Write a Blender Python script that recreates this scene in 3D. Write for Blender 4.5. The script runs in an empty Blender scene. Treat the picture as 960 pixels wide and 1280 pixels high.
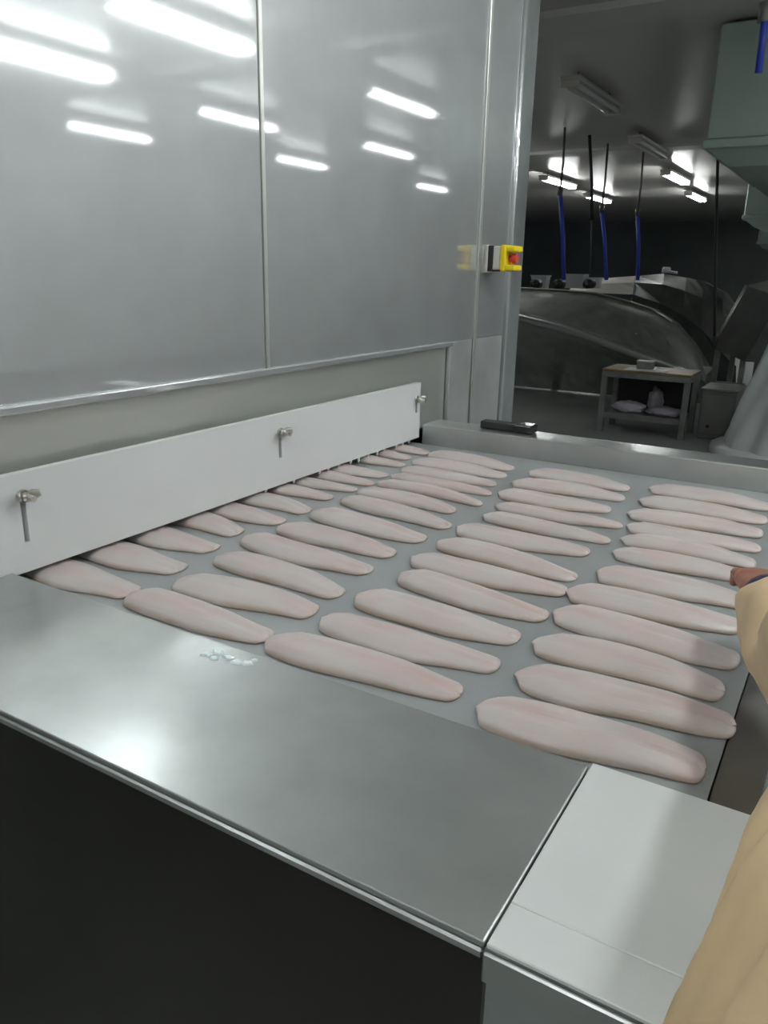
import bpy, bmesh, math, random
from mathutils import Vector, Matrix

# ------------------------------------------------------------------ camera / world / exposure
scene = bpy.context.scene
C = scene.collection
BZ = 0.95                     # height of the steel deck above the floor
H = 0.50                      # camera above the deck
F_PX, CX, CY = 974.0, 480.0, 640.0
AX = Vector((0.85531893, 0.16940268, -0.48962461))     # world axes in camera space (x right, y down, z forward)
AY = Vector((0.51773968, -0.24413741, 0.81996496))
AZ = Vector((0.01936858, -0.95482965, -0.29652184))
CAM = Vector((0, 0, BZ + H))
cd = bpy.data.cameras.new('camera'); cam = bpy.data.objects.new('camera', cd); C.objects.link(cam)
cd.sensor_fit = 'VERTICAL'; cd.sensor_height = 36; cd.sensor_width = 27
cd.lens = F_PX / 1280 * 36; cd.clip_start = 0.02; cd.clip_end = 200
cam.matrix_world = Matrix(((AX[0], -AX[1], -AX[2], CAM[0]),
                           (AY[0], -AY[1], -AY[2], CAM[1]),
                           (AZ[0], -AZ[1], -AZ[2], CAM[2]), (0, 0, 0, 1)))
scene.camera = cam
vs = scene.view_settings
vs.view_transform = 'Standard'; vs.look = 'None'; vs.gamma = 1.0; vs.use_curve_mapping = False
vs.exposure = 0.83
w = bpy.data.worlds.new('world'); scene.world = w; w.use_nodes = True
w.node_tree.nodes['Background'].inputs[0].default_value = (0.75, 0.85, 0.9, 1)
w.node_tree.nodes['Background'].inputs[1].default_value = 0.02
LAMP_E = 34.0


def ray(px, py):
    v = Vector(((px - CX) / F_PX, (py - CY) / F_PX, 1.0))
    return Vector((AX.dot(v), AY.dot(v), AZ.dot(v)))


def at_z(px, py, z):          # pixel -> point at height z above the floor
    d = ray(px, py); return CAM + d * ((z - CAM.z) / d.z)


def at_y(px, py, y):          # pixel -> point at distance y down the hall
    d = ray(px, py); return CAM + d * (y / d.y)


# ------------------------------------------------------------------ materials
def mat(name, col, rough=0.5, metal=0.0, noise=0.0, nscale=8.0, bump=0.0, bscale=40.0, stretch=(1, 1, 1),
        rvar=0.0, spec=0.5, emis=None, estr=0.0, sss=0.0, coat=0.0):
    m = bpy.data.materials.new(name); m.use_nodes = True
    nt = m.node_tree; b = nt.nodes['Principled BSDF']
    b.inputs['Base Color'].default_value = (*col, 1)
    b.inputs['Roughness'].default_value = rough
    b.inputs['Metallic'].default_value = metal
    b.inputs['Specular IOR Level'].default_value = spec
    if coat: b.inputs['Coat Weight'].default_value = coat; b.inputs['Coat Roughness'].default_value = 0.12
    if sss:
        b.inputs['Subsurface Weight'].default_value = sss
        b.inputs['Subsurface Radius'].default_value = (0.02, 0.01, 0.008)
        b.inputs['Subsurface Scale'].default_value = 0.4
    if emis:
        b.inputs['Emission Color'].default_value = (*emis, 1)
        b.inputs['Emission Strength'].default_value = estr
    if noise or bump or rvar:
        tc = nt.nodes.new('ShaderNodeTexCoord'); mp = nt.nodes.new('ShaderNodeMapping')
        mp.inputs['Scale'].default_value = stretch
        nt.links.new(tc.outputs['Object'], mp.inputs['Vector'])
        if noise or rvar:
            n = nt.nodes.new('ShaderNodeTexNoise'); n.inputs['Scale'].default_value = nscale
            n.inputs['Detail'].default_value = 5
            nt.links.new(mp.outputs['Vector'], n.inputs['Vector'])
            if noise:
                r = nt.nodes.new('ShaderNodeValToRGB')
                r.color_ramp.elements[0].position = 0.3; r.color_ramp.elements[1].position = 0.7
                r.color_ramp.elements[0].color = (*[max(0, c * (1 - noise)) for c in col], 1)
                r.color_ramp.elements[1].color = (*[min(1, c * (1 + noise)) for c in col], 1)
                nt.links.new(n.outputs['Fac'], r.inputs['Fac'])
                nt.links.new(r.outputs['Color'], b.inputs['Base Color'])
            if rvar:
                mr = nt.nodes.new('ShaderNodeMapRange')
                mr.inputs['From Min'].default_value = 0.3; mr.inputs['From Max'].default_value = 0.7
                mr.inputs['To Min'].default_value = max(0.02, rough - rvar); mr.inputs['To Max'].default_value = rough + rvar
                nt.links.new(n.outputs['Fac'], mr.inputs['Value'])
                nt.links.new(mr.outputs['Result'], b.inputs['Roughness'])
        if bump:
            n2 = nt.nodes.new('ShaderNodeTexNoise'); n2.inputs['Scale'].default_value = bscale
            n2.inputs['Detail'].default_value = 3
            nt.links.new(mp.outputs['Vector'], n2.inputs['Vector'])
            bp = nt.nodes.new('ShaderNodeBump'); bp.inputs['Strength'].default_value = bump
            bp.inputs['Distance'].default_value = 0.01
            nt.links.new(n2.outputs['Fac'], bp.inputs['Height'])
            nt.links.new(bp.outputs['Normal'], b.inputs['Normal'])
    return m


def sheet_steel(name, col, r1, r2, fac, wave=0.03, wscale=1.6, stretch=(1, 1, 1), nvar=0.1, haze=0.0):
    """Stainless sheet with a moist film: a sharp and a wide reflection lobe, slightly wavy."""
    m = bpy.data.materials.new(name); m.use_nodes = True; nt = m.node_tree
    a = nt.nodes['Principled BSDF']; out = nt.nodes['Material Output']
    b = nt.nodes.new('ShaderNodeBsdfPrincipled'); mx = nt.nodes.new('ShaderNodeMixShader')
    tc = nt.nodes.new('ShaderNodeTexCoord'); mp = nt.nodes.new('ShaderNodeMapping')
    mp.inputs['Scale'].default_value = stretch
    nt.links.new(tc.outputs['Object'], mp.inputs['Vector'])
    n = nt.nodes.new('ShaderNodeTexNoise'); n.inputs['Scale'].default_value = wscale; n.inputs['Detail'].default_value = 1.5
    nt.links.new(mp.outputs['Vector'], n.inputs['Vector'])
    bp = nt.nodes.new('ShaderNodeBump'); bp.inputs['Strength'].default_value = wave; bp.inputs['Distance'].default_value = 0.05
    nt.links.new(n.outputs['Fac'], bp.inputs['Height'])
    n2 = nt.nodes.new('ShaderNodeTexNoise'); n2.inputs['Scale'].default_value = 5; n2.inputs['Detail'].default_value = 6
    nt.links.new(mp.outputs['Vector'], n2.inputs['Vector'])
    mr = nt.nodes.new('ShaderNodeMapRange'); mr.inputs['From Min'].default_value = 0.3; mr.inputs['From Max'].default_value = 0.7
    mr.inputs['To Min'].default_value = fac - nvar; mr.inputs['To Max'].default_value = fac + nvar
    nt.links.new(n2.outputs['Fac'], mr.inputs['Value'])
    for s, r in ((a, r1), (b, r2)):
        s.inputs['Base Color'].default_value = (*col, 1); s.inputs['Metallic'].default_value = 1
        s.inputs['Roughness'].default_value = r
        if s is b: s.inputs['Metallic'].default_value = 1 - haze
        nt.links.new(bp.outputs['Normal'], s.inputs['Normal'])
    nt.links.new(mr.outputs['Result'], mx.inputs[0]); nt.links.new(a.outputs[0], mx.inputs[1]); nt.links.new(b.outputs[0], mx.inputs[2])
    nt.links.new(mx.outputs[0], out.inputs['Surface'])
    return m


M = {}
M['wallsteel'] = sheet_steel('freezer_steel', (0.66, 0.69, 0.70), 0.04, 0.5, 0.5, wave=0.008, nvar=0.03, haze=0.14)
M['bandsteel'] = sheet_steel('dull_steel', (0.58, 0.60, 0.57), 0.3, 0.55, 0.6)
M['decksteel'] = sheet_steel('deck_steel', (0.52, 0.54, 0.535), 0.2, 0.48, 0.6, wave=0.05, wscale=5)
M['steel'] = sheet_steel('machine_steel', (0.66, 0.68, 0.66), 0.22, 0.5, 0.5, wave=0.1, wscale=3)
M['hoodsteel'] = sheet_steel('hood_steel', (0.28, 0.29, 0.28), 0.25, 0.5, 0.5, wave=0.05, wscale=2)
M['lit_plate'] = sheet_steel('lit_plate_steel', (0.78, 0.80, 0.80), 0.1, 0.5, 0.7, wave=0.02)  # lighter than the wall steel: light caught by its orientation, put into colour
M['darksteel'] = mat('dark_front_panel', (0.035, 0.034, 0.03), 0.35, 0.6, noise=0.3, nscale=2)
M['frontsteel'] = sheet_steel('infeed_front_steel', (0.5, 0.54, 0.54), 0.25, 0.5, 0.6)
M['belt'] = mat('belt_grey', (0.33, 0.355, 0.36), 0.36, 0.3, noise=0.05, nscale=6)
M['white'] = mat('white_plastic', (0.66, 0.68, 0.685), 0.4, noise=0.03, nscale=3)
M['boardwhite'] = mat('white_board', (0.70, 0.73, 0.73), 0.38, noise=0.03, nscale=8)
M['chrome'] = mat('bolt_metal', (0.55, 0.54, 0.5), 0.3, 1)
M['dark'] = mat('dark_rubber', (0.02, 0.02, 0.02), 0.5)
M['ice'] = mat('ice', (0.85, 0.9, 0.92), 0.2, sss=0.3)
M['yellow'] = mat('yellow_plastic', (0.85, 0.66, 0.01), 0.4)
M['red'] = mat('red_plastic', (0.55, 0.05, 0.04), 0.4)
M['pale'] = mat('pale_plastic', (0.62, 0.6, 0.56), 0.45)
M['floor'] = mat('wet_floor', (0.32, 0.33, 0.325), 0.3, noise=0.1, nscale=2.5)
M['ceil'] = mat('ceiling_panel', (0.42, 0.41, 0.39), 0.3, noise=0.05, nscale=0.4, spec=0.6)
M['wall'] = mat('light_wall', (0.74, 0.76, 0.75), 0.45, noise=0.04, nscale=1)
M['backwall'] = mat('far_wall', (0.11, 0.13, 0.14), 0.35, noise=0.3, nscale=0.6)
M['beam'] = mat('beam_paint', (0.5, 0.5, 0.48), 0.5)
M['tube'] = mat('lit_tube', (0.9, 0.95, 0.95), 0.4, emis=(0.97, 1.0, 0.99), estr=LAMP_E)
M['tubesoft'] = mat('dim_lit_tube', (0.9, 0.95, 0.95), 0.4, emis=(0.97, 1.0, 0.99), estr=LAMP_E * 0.4)
M['tubeoff'] = mat('unlit_tube', (0.7, 0.72, 0.72), 0.3)
M['housing'] = mat('lamp_housing', (0.6, 0.6, 0.58), 0.4)
M['greencab'] = mat('pale_green_casing', (0.30, 0.38, 0.34), 0.5, noise=0.06, nscale=3)
M['blue'] = mat('blue_hose', (0.05, 0.085, 0.55), 0.4)
M['pipe'] = mat('grey_pipe', (0.12, 0.12, 0.12), 0.4, 0.5)
M['wood'] = mat('stained_board', (0.24, 0.16, 0.07), 0.5, noise=0.35, nscale=5)
M['benchsteel'] = mat('bench_steel', (0.26, 0.27, 0.26), 0.45, 0.6, noise=0.2, nscale=8)
M['cabsteel'] = mat('cabinet_steel', (0.22, 0.22, 0.215), 0.45, 0.4, noise=0.1, nscale=4)
M['bag'] = mat('bag_film', (0.42, 0.40, 0.46), 0.3, bump=0.4, bscale=25)
M['paper'] = mat('paper', (0.7, 0.7, 0.7), 0.6)
M['tan'] = mat('tan_cloth', (0.62, 0.46, 0.27), 0.5, noise=0.14, nscale=7, bump=0.5, bscale=16, stretch=(1, 1, 0.3))
M['skin'] = mat('skin', (0.30, 0.12, 0.075), 0.45, sss=0.05)
M['navy'] = mat('navy_cuff', (0.02, 0.025, 0.07), 0.6)
M['trouser'] = mat('trouser_cloth', (0.05, 0.05, 0.07), 0.7)
M['boot'] = mat('white_boot', (0.6, 0.6, 0.58), 0.4)
M['hair'] = mat('hair', (0.02, 0.015, 0.012), 0.6)
M['eye'] = mat('eye', (0.5, 0.5, 0.48), 0.2)


def film():
    m = bpy.data.materials.new('clear_film'); m.use_nodes = True; nt = m.node_tree
    b = nt.nodes['Principled BSDF']; b.inputs['Base Color'].default_value = (0.82, 0.86, 0.85, 1)
    b.inputs['Roughness'].default_value = 0.3
    t = nt.nodes.new('ShaderNodeBsdfTransparent'); mx = nt.nodes.new('ShaderNodeMixShader')
    n = nt.nodes.new('ShaderNodeTexNoise'); n.inputs['Scale'].default_value = 3
    r = nt.nodes.new('ShaderNodeMapRange'); r.inputs['To Min'].default_value = 0.6; r.inputs['To Max'].default_value = 0.95
    nt.links.new(n.outputs['Fac'], r.inputs['Value']); nt.links.new(r.outputs['Result'], mx.inputs[0])
    nt.links.new(t.outputs[0], mx.inputs[1]); nt.links.new(b.outputs[0], mx.inputs[2])
    nt.links.new(mx.outputs[0], nt.nodes['Material Output'].inputs['Surface'])
    return m


M['film'] = film()


def fillet_mat():
    m = bpy.data.materials.new('raw_fillet'); m.use_nodes = True; nt = m.node_tree
    b = nt.nodes['Principled BSDF']
    tc = nt.nodes.new('ShaderNodeTexCoord'); sp = nt.nodes.new('ShaderNodeSeparateXYZ')
    oi = nt.nodes.new('ShaderNodeObjectInfo')
    nt.links.new(tc.outputs['Object'], sp.inputs[0])
    # pink blush along the middle line
    ab = nt.nodes.new('ShaderNodeMath'); ab.operation = 'ABSOLUTE'; nt.links.new(sp.outputs['Y'], ab.inputs[0])
    mr = nt.nodes.new('ShaderNodeMapRange'); mr.inputs['From Min'].default_value = 0.0; mr.inputs['From Max'].default_value = 0.04
    mr.inputs['To Min'].default_value = 0.75; mr.inputs['To Max'].default_value = 0.15
    nt.links.new(ab.outputs[0], mr.inputs['Value'])
    ad = nt.nodes.new('ShaderNodeVectorMath'); ad.operation = 'ADD'
    mu = nt.nodes.new('ShaderNodeMath'); mu.operation = 'MULTIPLY'; mu.inputs[1].default_value = 31
    nt.links.new(oi.outputs['Random'], mu.inputs[0]); nt.links.new(tc.outputs['Object'], ad.inputs[0]); nt.links.new(mu.outputs[0], ad.inputs[1])
    mp = nt.nodes.new('ShaderNodeMapping'); mp.inputs['Scale'].default_value = (0.45, 1, 1); nt.links.new(ad.outputs[0], mp.inputs['Vector'])
    n = nt.nodes.new('ShaderNodeTexNoise'); n.inputs['Scale'].default_value = 26; n.inputs['Detail'].default_value = 4
    nt.links.new(mp.outputs[0], n.inputs['Vector'])
    r2 = nt.nodes.new('ShaderNodeMapRange'); r2.inputs['From Min'].default_value = 0.35; r2.inputs['From Max'].default_value = 0.7
    nt.links.new(n.outputs['Fac'], r2.inputs['Value'])
    m2 = nt.nodes.new('ShaderNodeMath'); m2.operation = 'MULTIPLY'
    nt.links.new(mr.outputs[0], m2.inputs[0]); nt.links.new(r2.outputs[0], m2.inputs[1])
    mix = nt.nodes.new('ShaderNodeMix'); mix.data_type = 'RGBA'
    mix.inputs[6].default_value = (0.54, 0.505, 0.49, 1); mix.inputs[7].default_value = (0.545, 0.375, 0.36, 1)
    nt.links.new(m2.outputs[0], mix.inputs[0])
    at = nt.nodes.new('ShaderNodeAttribute'); at.attribute_name = 'margin'
    r5 = nt.nodes.new('ShaderNodeMapRange'); r5.inputs['From Min'].default_value = 0.8; r5.inputs['From Max'].default_value = 1.0
    r5.inputs['To Max'].default_value = 0.8
    nt.links.new(at.outputs['Fac'], r5.inputs['Value'])
    m5 = nt.nodes.new('ShaderNodeMath'); m5.operation = 'MULTIPLY'; nt.links.new(r5.outputs[0], m5.inputs[0])
    r6 = nt.nodes.new('ShaderNodeMapRange'); r6.inputs['From Min'].default_value = 0.3; r6.inputs['From Max'].default_value = 0.55
    nt.links.new(n.outputs['Fac'], r6.inputs['Value']); nt.links.new(r6.outputs[0], m5.inputs[1])
    mix2 = nt.nodes.new('ShaderNodeMix'); mix2.data_type = 'RGBA'; mix2.inputs[7].default_value = (0.40, 0.30, 0.22, 1)
    nt.links.new(m5.outputs[0], mix2.inputs[0]); nt.links.new(mix.outputs[2], mix2.inputs[6])
    nt.links.new(mix2.outputs[2], b.inputs['Base Color'])
    # fine muscle fibres
    mp2 = nt.nodes.new('ShaderNodeMapping'); mp2.inputs['Scale'].default_value = (12, 190, 1); nt.links.new(ad.outputs[0], mp2.inputs['Vector'])
    n3 = nt.nodes.new('ShaderNodeTexNoise'); n3.inputs['Scale'].default_value = 1.0; n3.inputs['Detail'].default_value = 3
    nt.links.new(mp2.outputs[0], n3.inputs['Vector'])
    bp = nt.nodes.new('ShaderNodeBump'); bp.inputs['Strength'].default_value = 0.35; bp.inputs['Distance'].default_value = 0.002
    nt.links.new(n3.outputs['Fac'], bp.inputs['Height']); nt.links.new(bp.outputs['Normal'], b.inputs['Normal'])
    b.inputs['Roughness'].default_value = 0.38
    b.inputs['Subsurface Weight'].default_value = 0.15
    b.inputs['Subsurface Radius'].default_value = (0.012, 0.006, 0.005); b.inputs['Subsurface Scale'].default_value = 0.5
    return m


M['fillet'] = fillet_mat()


# ------------------------------------------------------------------ mesh helpers
def obj(name, bm, m, parent=None, smooth=False, origin=None):
    me = bpy.data.meshes.new(name)
    bmesh.ops.recalc_face_normals(bm, faces=bm.faces[:])
    if smooth:
        for f in bm.faces: f.smooth = True
    if origin is not None:
        bmesh.ops.translate(bm, verts=bm.verts, vec=-Vector(origin))
    bm.to_mesh(me); bm.free()
    me.materials.append(m if not isinstance(m, str) else M[m])
    o = bpy.data.objects.new(name, me); C.objects.link(o)
    if origin is not None: o.location = origin
    if parent:
        o.parent = parent
        o.matrix_parent_inverse = PINV.get(parent.name, Matrix())
    return o


PINV = {}


def thing(name, label, cat, loc=(0, 0, 0), group=None):
    o = bpy.data.objects.new(name, None); C.objects.link(o)
    o.empty_display_size = 0.05; o.location = loc
    o['label'] = label; o['category'] = cat
    if group: o['group'] = group
    PINV[o.name] = Matrix.Translation(-Vector(loc))
    return o


def tag(o, label, cat, group=None):
    o['label'] = label; o['category'] = cat
    if group: o['group'] = group
    return o


def struct(name, bm, m):
    o = obj(name, bm, m); o['kind'] = 'structure'; return o


def box(x0, x1, y0, y1, z0, z1, bev=0.0, seg=1, bm=None):
    bm2 = bmesh.new()
    bmesh.ops.create_cube(bm2, size=1)
    for v in bm2.verts:
        v.co = Vector(((x0 + x1) / 2 + v.co.x * (x1 - x0), (y0 + y1) / 2 + v.co.y * (y1 - y0), (z0 + z1) / 2 + v.co.z * (z1 - z0)))
    if bev:
        bmesh.ops.bevel(bm2, geom=bm2.edges[:], offset=bev, segments=seg, profile=0.5, affect='EDGES')
    if bm is None: return bm2
    me = bpy.data.meshes.new('tmp'); bm2.to_mesh(me); bm2.free(); bm.from_mesh(me); bpy.data.meshes.remove(me)
    return bm


def rel(x0, x1, y0, y1, z0, z1, bev=0.0, seg=1, bm=None):     # heights measured from the deck
    return box(x0, x1, y0, y1, z0 + BZ, z1 + BZ, bev, seg, bm)


def tube(pts, radii, n=10, bm=None, cap=True):
    bm = bm or bmesh.new()
    pts = [Vector(p) for p in pts]
    if not isinstance(radii, (list, tuple)): radii = [radii] * len(pts)
    rings = []; prev = None
    for i, p in enumerate(pts):
        t = (pts[min(i + 1, len(pts) - 1)] - pts[max(i - 1, 0)]).normalized()
        if prev is None:
            a = Vector((0, 0, 1)) if abs(t.z) < 0.9 else Vector((1, 0, 0))
            u = t.cross(a).normalized()
        else:
            u = (prev - t * prev.dot(t)).normalized()
        v = t.cross(u); prev = u
        r = radii[i]
        rx, ry = r if isinstance(r, (list, tuple)) else (r, r)
        rings.append([bm.verts.new(p + u * math.cos(2 * math.pi * k / n) * rx + v * math.sin(2 * math.pi * k / n) * ry) for k in range(n)])
    for a, b in zip(rings, rings[1:]):
        for k in range(n): bm.faces.new((a[k], a[(k + 1) % n], b[(k + 1) % n], b[k]))
    if cap:
        bm.faces.new(rings[0][::-1]); bm.faces.new(rings[-1])
    return bm


def loft(sections, closed=False, bm=None, cap=False):
    bm = bm or bmesh.new()
    rows = [[bm.verts.new(Vector(p)) for p in s] for s in sections]
    for a, b in zip(rows, rows[1:]):
        n = len(a)
        for k in range(n if closed else n - 1):
            bm.faces.new((a[k], a[(k + 1) % n], b[(k + 1) % n], b[k]))
    if cap:
        bm.faces.new(rows[0][::-1]); bm.faces.new(rows[-1])
    return bm


def sphere(c, r, bm=None, u=14, v=10, scale=(1, 1, 1)):
    bm2 = bmesh.new(); bmesh.ops.create_uvsphere(bm2, u_segments=u, v_segments=v, radius=r)
    for q in bm2.verts: q.co = Vector((c[0] + q.co.x * scale[0], c[1] + q.co.y * scale[1], c[2] + q.co.z * scale[2]))
    if bm is None: return bm2
    me = bpy.data.meshes.new('tmp'); bm2.to_mesh(me); bm2.free(); bm.from_mesh(me); bpy.data.meshes.remove(me)
    return bm


# ------------------------------------------------------------------ the hall
CEIL = BZ + 2.07
struct('floor', box(-13, 9, -4, 27, -0.1, 0), 'floor')
struct('ceiling', box(-13, 9, -4, 27, CEIL, CEIL + 0.1), 'ceil')
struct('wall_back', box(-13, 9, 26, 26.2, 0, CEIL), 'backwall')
struct('wall_right', box(7.6, 7.8, -4, 26, 0, CEIL), 'wall')
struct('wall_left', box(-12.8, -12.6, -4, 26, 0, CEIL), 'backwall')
struct('wall_front', box(-12.6, 7.6, -4, -3.8, 0, CEIL), 'wall')
for i, y in enumerate((5.3, 10.9)):
    struct('trim_%d' % (i + 1), box(-12.5, 7.5, y, y + 0.35, CEIL - 0.04, CEIL), 'beam')


# ------------------------------------------------------------------ ceiling lamps
def lamp(x, y, L, lit, label, group, twin=False):
    z = BZ + 1.95
    t = thing('ceiling_lamp', label, 'lamp', (x, y + L / 2, CEIL), group)
    obj('housing', box(x - 0.085, x + 0.085, y, y + L, z + 0.028, z + 0.062, 0.008), 'housing', t)
    for yy in (y + 0.2, y + L - 0.2):
        obj('stem', tube([(x, yy, z + 0.062), (x, yy, CEIL)], 0.008, 6), 'pipe', t)
    for s in ((-1, 1) if twin else (0,)):
        obj('tube', tube([(x + s * 0.045, y + 0.04, z), (x + s * 0.045, y + L - 0.04, z)], 0.019 if twin else 0.015, 8), ('tube' if twin else 'tubesoft') if lit else 'tubeoff', t, True)
    for yy in (y, y + L - 0.045):
        obj('end_cap', box(x - 0.075, x + 0.075, yy, yy + 0.045, z - 0.024, z + 0.028, 0.006), 'pale', t)
    return t


for x, y, l in ((1.66, 3.55, 'bright twin-tube ceiling lamp in the hall, first in front of the freezer wall'),
                (3.22, 3.65, 'bright twin-tube ceiling lamp beside the first, one column farther from the freezer'),
                (0.45, 1.3, 'bright twin-tube ceiling lamp hanging over the belt and deck'),
                (-0.45, -1.5, 'added unseen twin-tube fill lamp in the aisle on the deck side')):  # unseen lamp added as front fill for board and coat
    lamp(x, y, 1.25, True, l, 'bright twin-tube lamps before the freezer', True)
LIT = [(1.60, 6.2), (3.55, 6.2), (5.5, 6.2), (3.25, 8.7), (5.0, 9.2), (4.9, 13.0), (1.66, 0.9), (3.3, 0.9),
       (5.4, 3.6), (1.66, -1.9), (3.3, -1.9), (0.3, 8.8), (0.3, 12.9), (1.9, 12.9)]  # last ones here are unseen, added to brighten the far hall
for x, y in LIT:
    lamp(x, y, 1.25, True, 'lit single-tube ceiling lamp in the hall facing the freezer wall', 'lit lamps before the freezer')
for (x, y), l in zip([(-4.85, 12.9), (-5.1, 16.0), (-2.95, 12.9), (-3.25, 16.2)],
                     ['lit lamp above the steel trough, nearest the freezer post along the hoses',
                      'lit lamp beyond the one nearest the post, behind the blue hoses',
                      'lit lamp beside the green cooler, closer of its pair',
                      'lit lamp beside the green cooler, farther of its pair']):
    lamp(x, y, 1.5, True, l, 'lit lamps in the far hall', True)
for x, y in ((-4.3, 6.2), (-4.6, 9.3), (-6.9, 6.2), (-6.9, 9.3)):  # hidden lamps added to lift the dark background
    lamp(x, y, 1.5, True, 'added unseen lamp behind the freezer above the rear of the steel machines', 'added lamps behind the freezer')
lamp(-2.6, 9.7, 1.5, False, 'unlit twin-tube ceiling lamp hanging beyond the blue hoses', 'unlit lamps', True)
lamp(-2.36, 6.7, 1.3, False, 'unlit twin-tube ceiling lamp hanging closest to the freezer end post', 'unlit lamps', True)

# ------------------------------------------------------------------ tunnel freezer
XW = -1.195
fz = thing('tunnel_freezer', 'tall stainless steel tunnel freezer with smooth shiny wall panels', 'freezer', (-1.9, 1.2, 0))
TOPZ = CEIL - 0.03 - BZ
for y0, y1 in ((-0.7, 1.447), (1.455, 2.600)):
    obj('wall_panel', rel(XW - 0.03, XW, y0, y1, 0.272, TOPZ, 0.004, 2), 'wallsteel', fz)
obj('end_panel', rel(XW - 0.03, XW, 2.608, 2.868, 0.2725, TOPZ, 0.004, 2), 'wallsteel', fz)
obj('seam_strip', rel(XW - 0.001, XW + 0.004, 1.4445, 1.4575, 0.275, TOPZ, 0.0015), 'bandsteel', fz)
obj('seam_strip', rel(XW - 0.001, XW + 0.006, 2.594, 2.614, -0.10, TOPZ, 0.002), 'bandsteel', fz)
# rolled corner of the end: bright bead then a darker return
obj('corner_bead', tube([(XW - 0.002, 2.885, BZ - 0.5), (XW - 0.002, 2.885, BZ + TOPZ)], 0.014, 10), 'wallsteel', fz, True)
prof = [(XW - 0.006, 2.90), (XW - 0.002, 2.91), (XW - 0.012, 3.05), (XW - 0.02, 3.065), (XW - 0.05, 3.07), (XW - 0.05, 2.90)]
bm = loft([[(a, b, z) for a, b in prof] for z in (0.0, BZ + TOPZ)], True, cap=True)
obj('end_post', bm, 'frontsteel', fz)
obj('bottom_lip', rel(XW - 0.02, XW + 0.010, -0.7, 2.42, 0.258, 0.2735, 0.003, 2), 'wallsteel', fz)
obj('slot_band', rel(XW - 0.04, XW - 0.018, -0.7, 2.42, 0.0, 0.262), 'bandsteel', fz)
obj('lower_plate', rel(XW - 0.03, XW - 0.002, 2.425, 2.599, -0.12, 0.2715, 0.002), 'lit_plate', fz)
obj('lower_plate', rel(XW - 0.03, XW - 0.002, 2.609, 2.868, -0.12, 0.2715, 0.002), 'lit_plate', fz)
obj('plinth', rel(XW - 0.06, XW - 0.02, -0.7, 3.05, -0.95, -0.13), 'bandsteel', fz)
bm = rel(-4.0, XW - 0.06, -0.7, -0.66, -0.95, TOPZ)
rel(-4.0, XW - 0.06, 3.02, 3.06, -0.95, TOPZ, bm=bm); rel(-4.0, -3.96, -0.66, 3.02, -0.95, TOPZ, bm=bm)
rel(-3.96, XW - 0.04, -0.66, 3.02, TOPZ - 0.04, TOPZ, bm=bm)
obj('casing', bm, 'bandsteel', fz)

# ------------------------------------------------------------------ emergency stop
YE = 2.70
es = thing('emergency_stop', 'yellow emergency stop box with red button on the steel freezer wall', 'stop button', (XW, YE, BZ + 0.545))
x0 = XW
obj('back_plate', rel(x0, x0 + 0.012, YE - 0.045, YE + 0.045, 0.498, 0.592, 0.002), 'pale', es)
obj('gasket', rel(x0 + 0.012, x0 + 0.030, YE - 0.042, YE + 0.042, 0.503, 0.590, 0.002), 'dark', es)
obj('housing', rel(x0 + 0.030, x0 + 0.058, YE - 0.040, YE + 0.040, 0.508, 0.588, 0.003), 'pale', es)
obj('shroud_base', rel(x0 + 0.058, x0 + 0.078, YE - 0.043, YE + 0.043, 0.503, 0.592, 0.006, 2), 'yellow', es)
for z0, z1 in ((0.506, 0.526), (0.569, 0.589)):
    obj('shroud_guard', rel(x0 + 0.074, x0 + 0.112, YE - 0.036, YE + 0.036, z0, z1, 0.006, 2), 'yellow', es)
obj('button', tube([(x0 + 0.075, YE, BZ + 0.547), (x0 + 0.088, YE, BZ + 0.547), (x0 + 0.09, YE, BZ + 0.547), (x0 + 0.106, YE, BZ + 0.547)], [0.012, 0.012, 0.018, 0.016], 16), 'red', es)

# ------------------------------------------------------------------ white guard board with slots and wing bolts
GX = -1.164; GB, GT = -0.008, 0.166; GY0, GY1 = 0.69, 2.158
gd = thing('guard_board', 'long white plastic guard board bolted along the freezer slot', 'guard board', (GX, 1.45, BZ))
slots = [(0.764, 0.045, 0.132), (1.454, 0.060, 0.128), (2.134, 0.075, 0.122)]
ys = [GY0]; zs = [GB]
for y, a, b in slots: ys += [y - 0.005, y + 0.005]
ys.append(GY1); zs = sorted({GB, GT} | {q for s in slots for q in s[1:]})
bm = bmesh.new(); vv = {}
for i, y in enumerate(ys):
    for j, z in enumerate(zs): vv[i, j] = bm.verts.new((GX, y, z + BZ))
for i in range(len(ys) - 1):
    for j in range(len(zs) - 1):
        ym = (ys[i] + ys[i + 1]) / 2; zm = (zs[j] + zs[j + 1]) / 2
        if any(abs(ym - y) < 0.006 and a < zm < b for y, a, b in slots): continue
        bm.faces.new((vv[i, j], vv[i + 1, j], vv[i + 1, j + 1], vv[i, j + 1]))
ex = bmesh.ops.extrude_face_region(bm, geom=bm.faces[:])
for v in ex['geom']:
    if isinstance(v, bmesh.types.BMVert): v.co.x -= 0.015
obj('board', bm, 'white', gd)
obj('backing_strip', rel(GX - 0.030, GX - 0.0155, GY0, GY1, 0.03, 0.14), 'bandsteel', gd)
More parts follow.
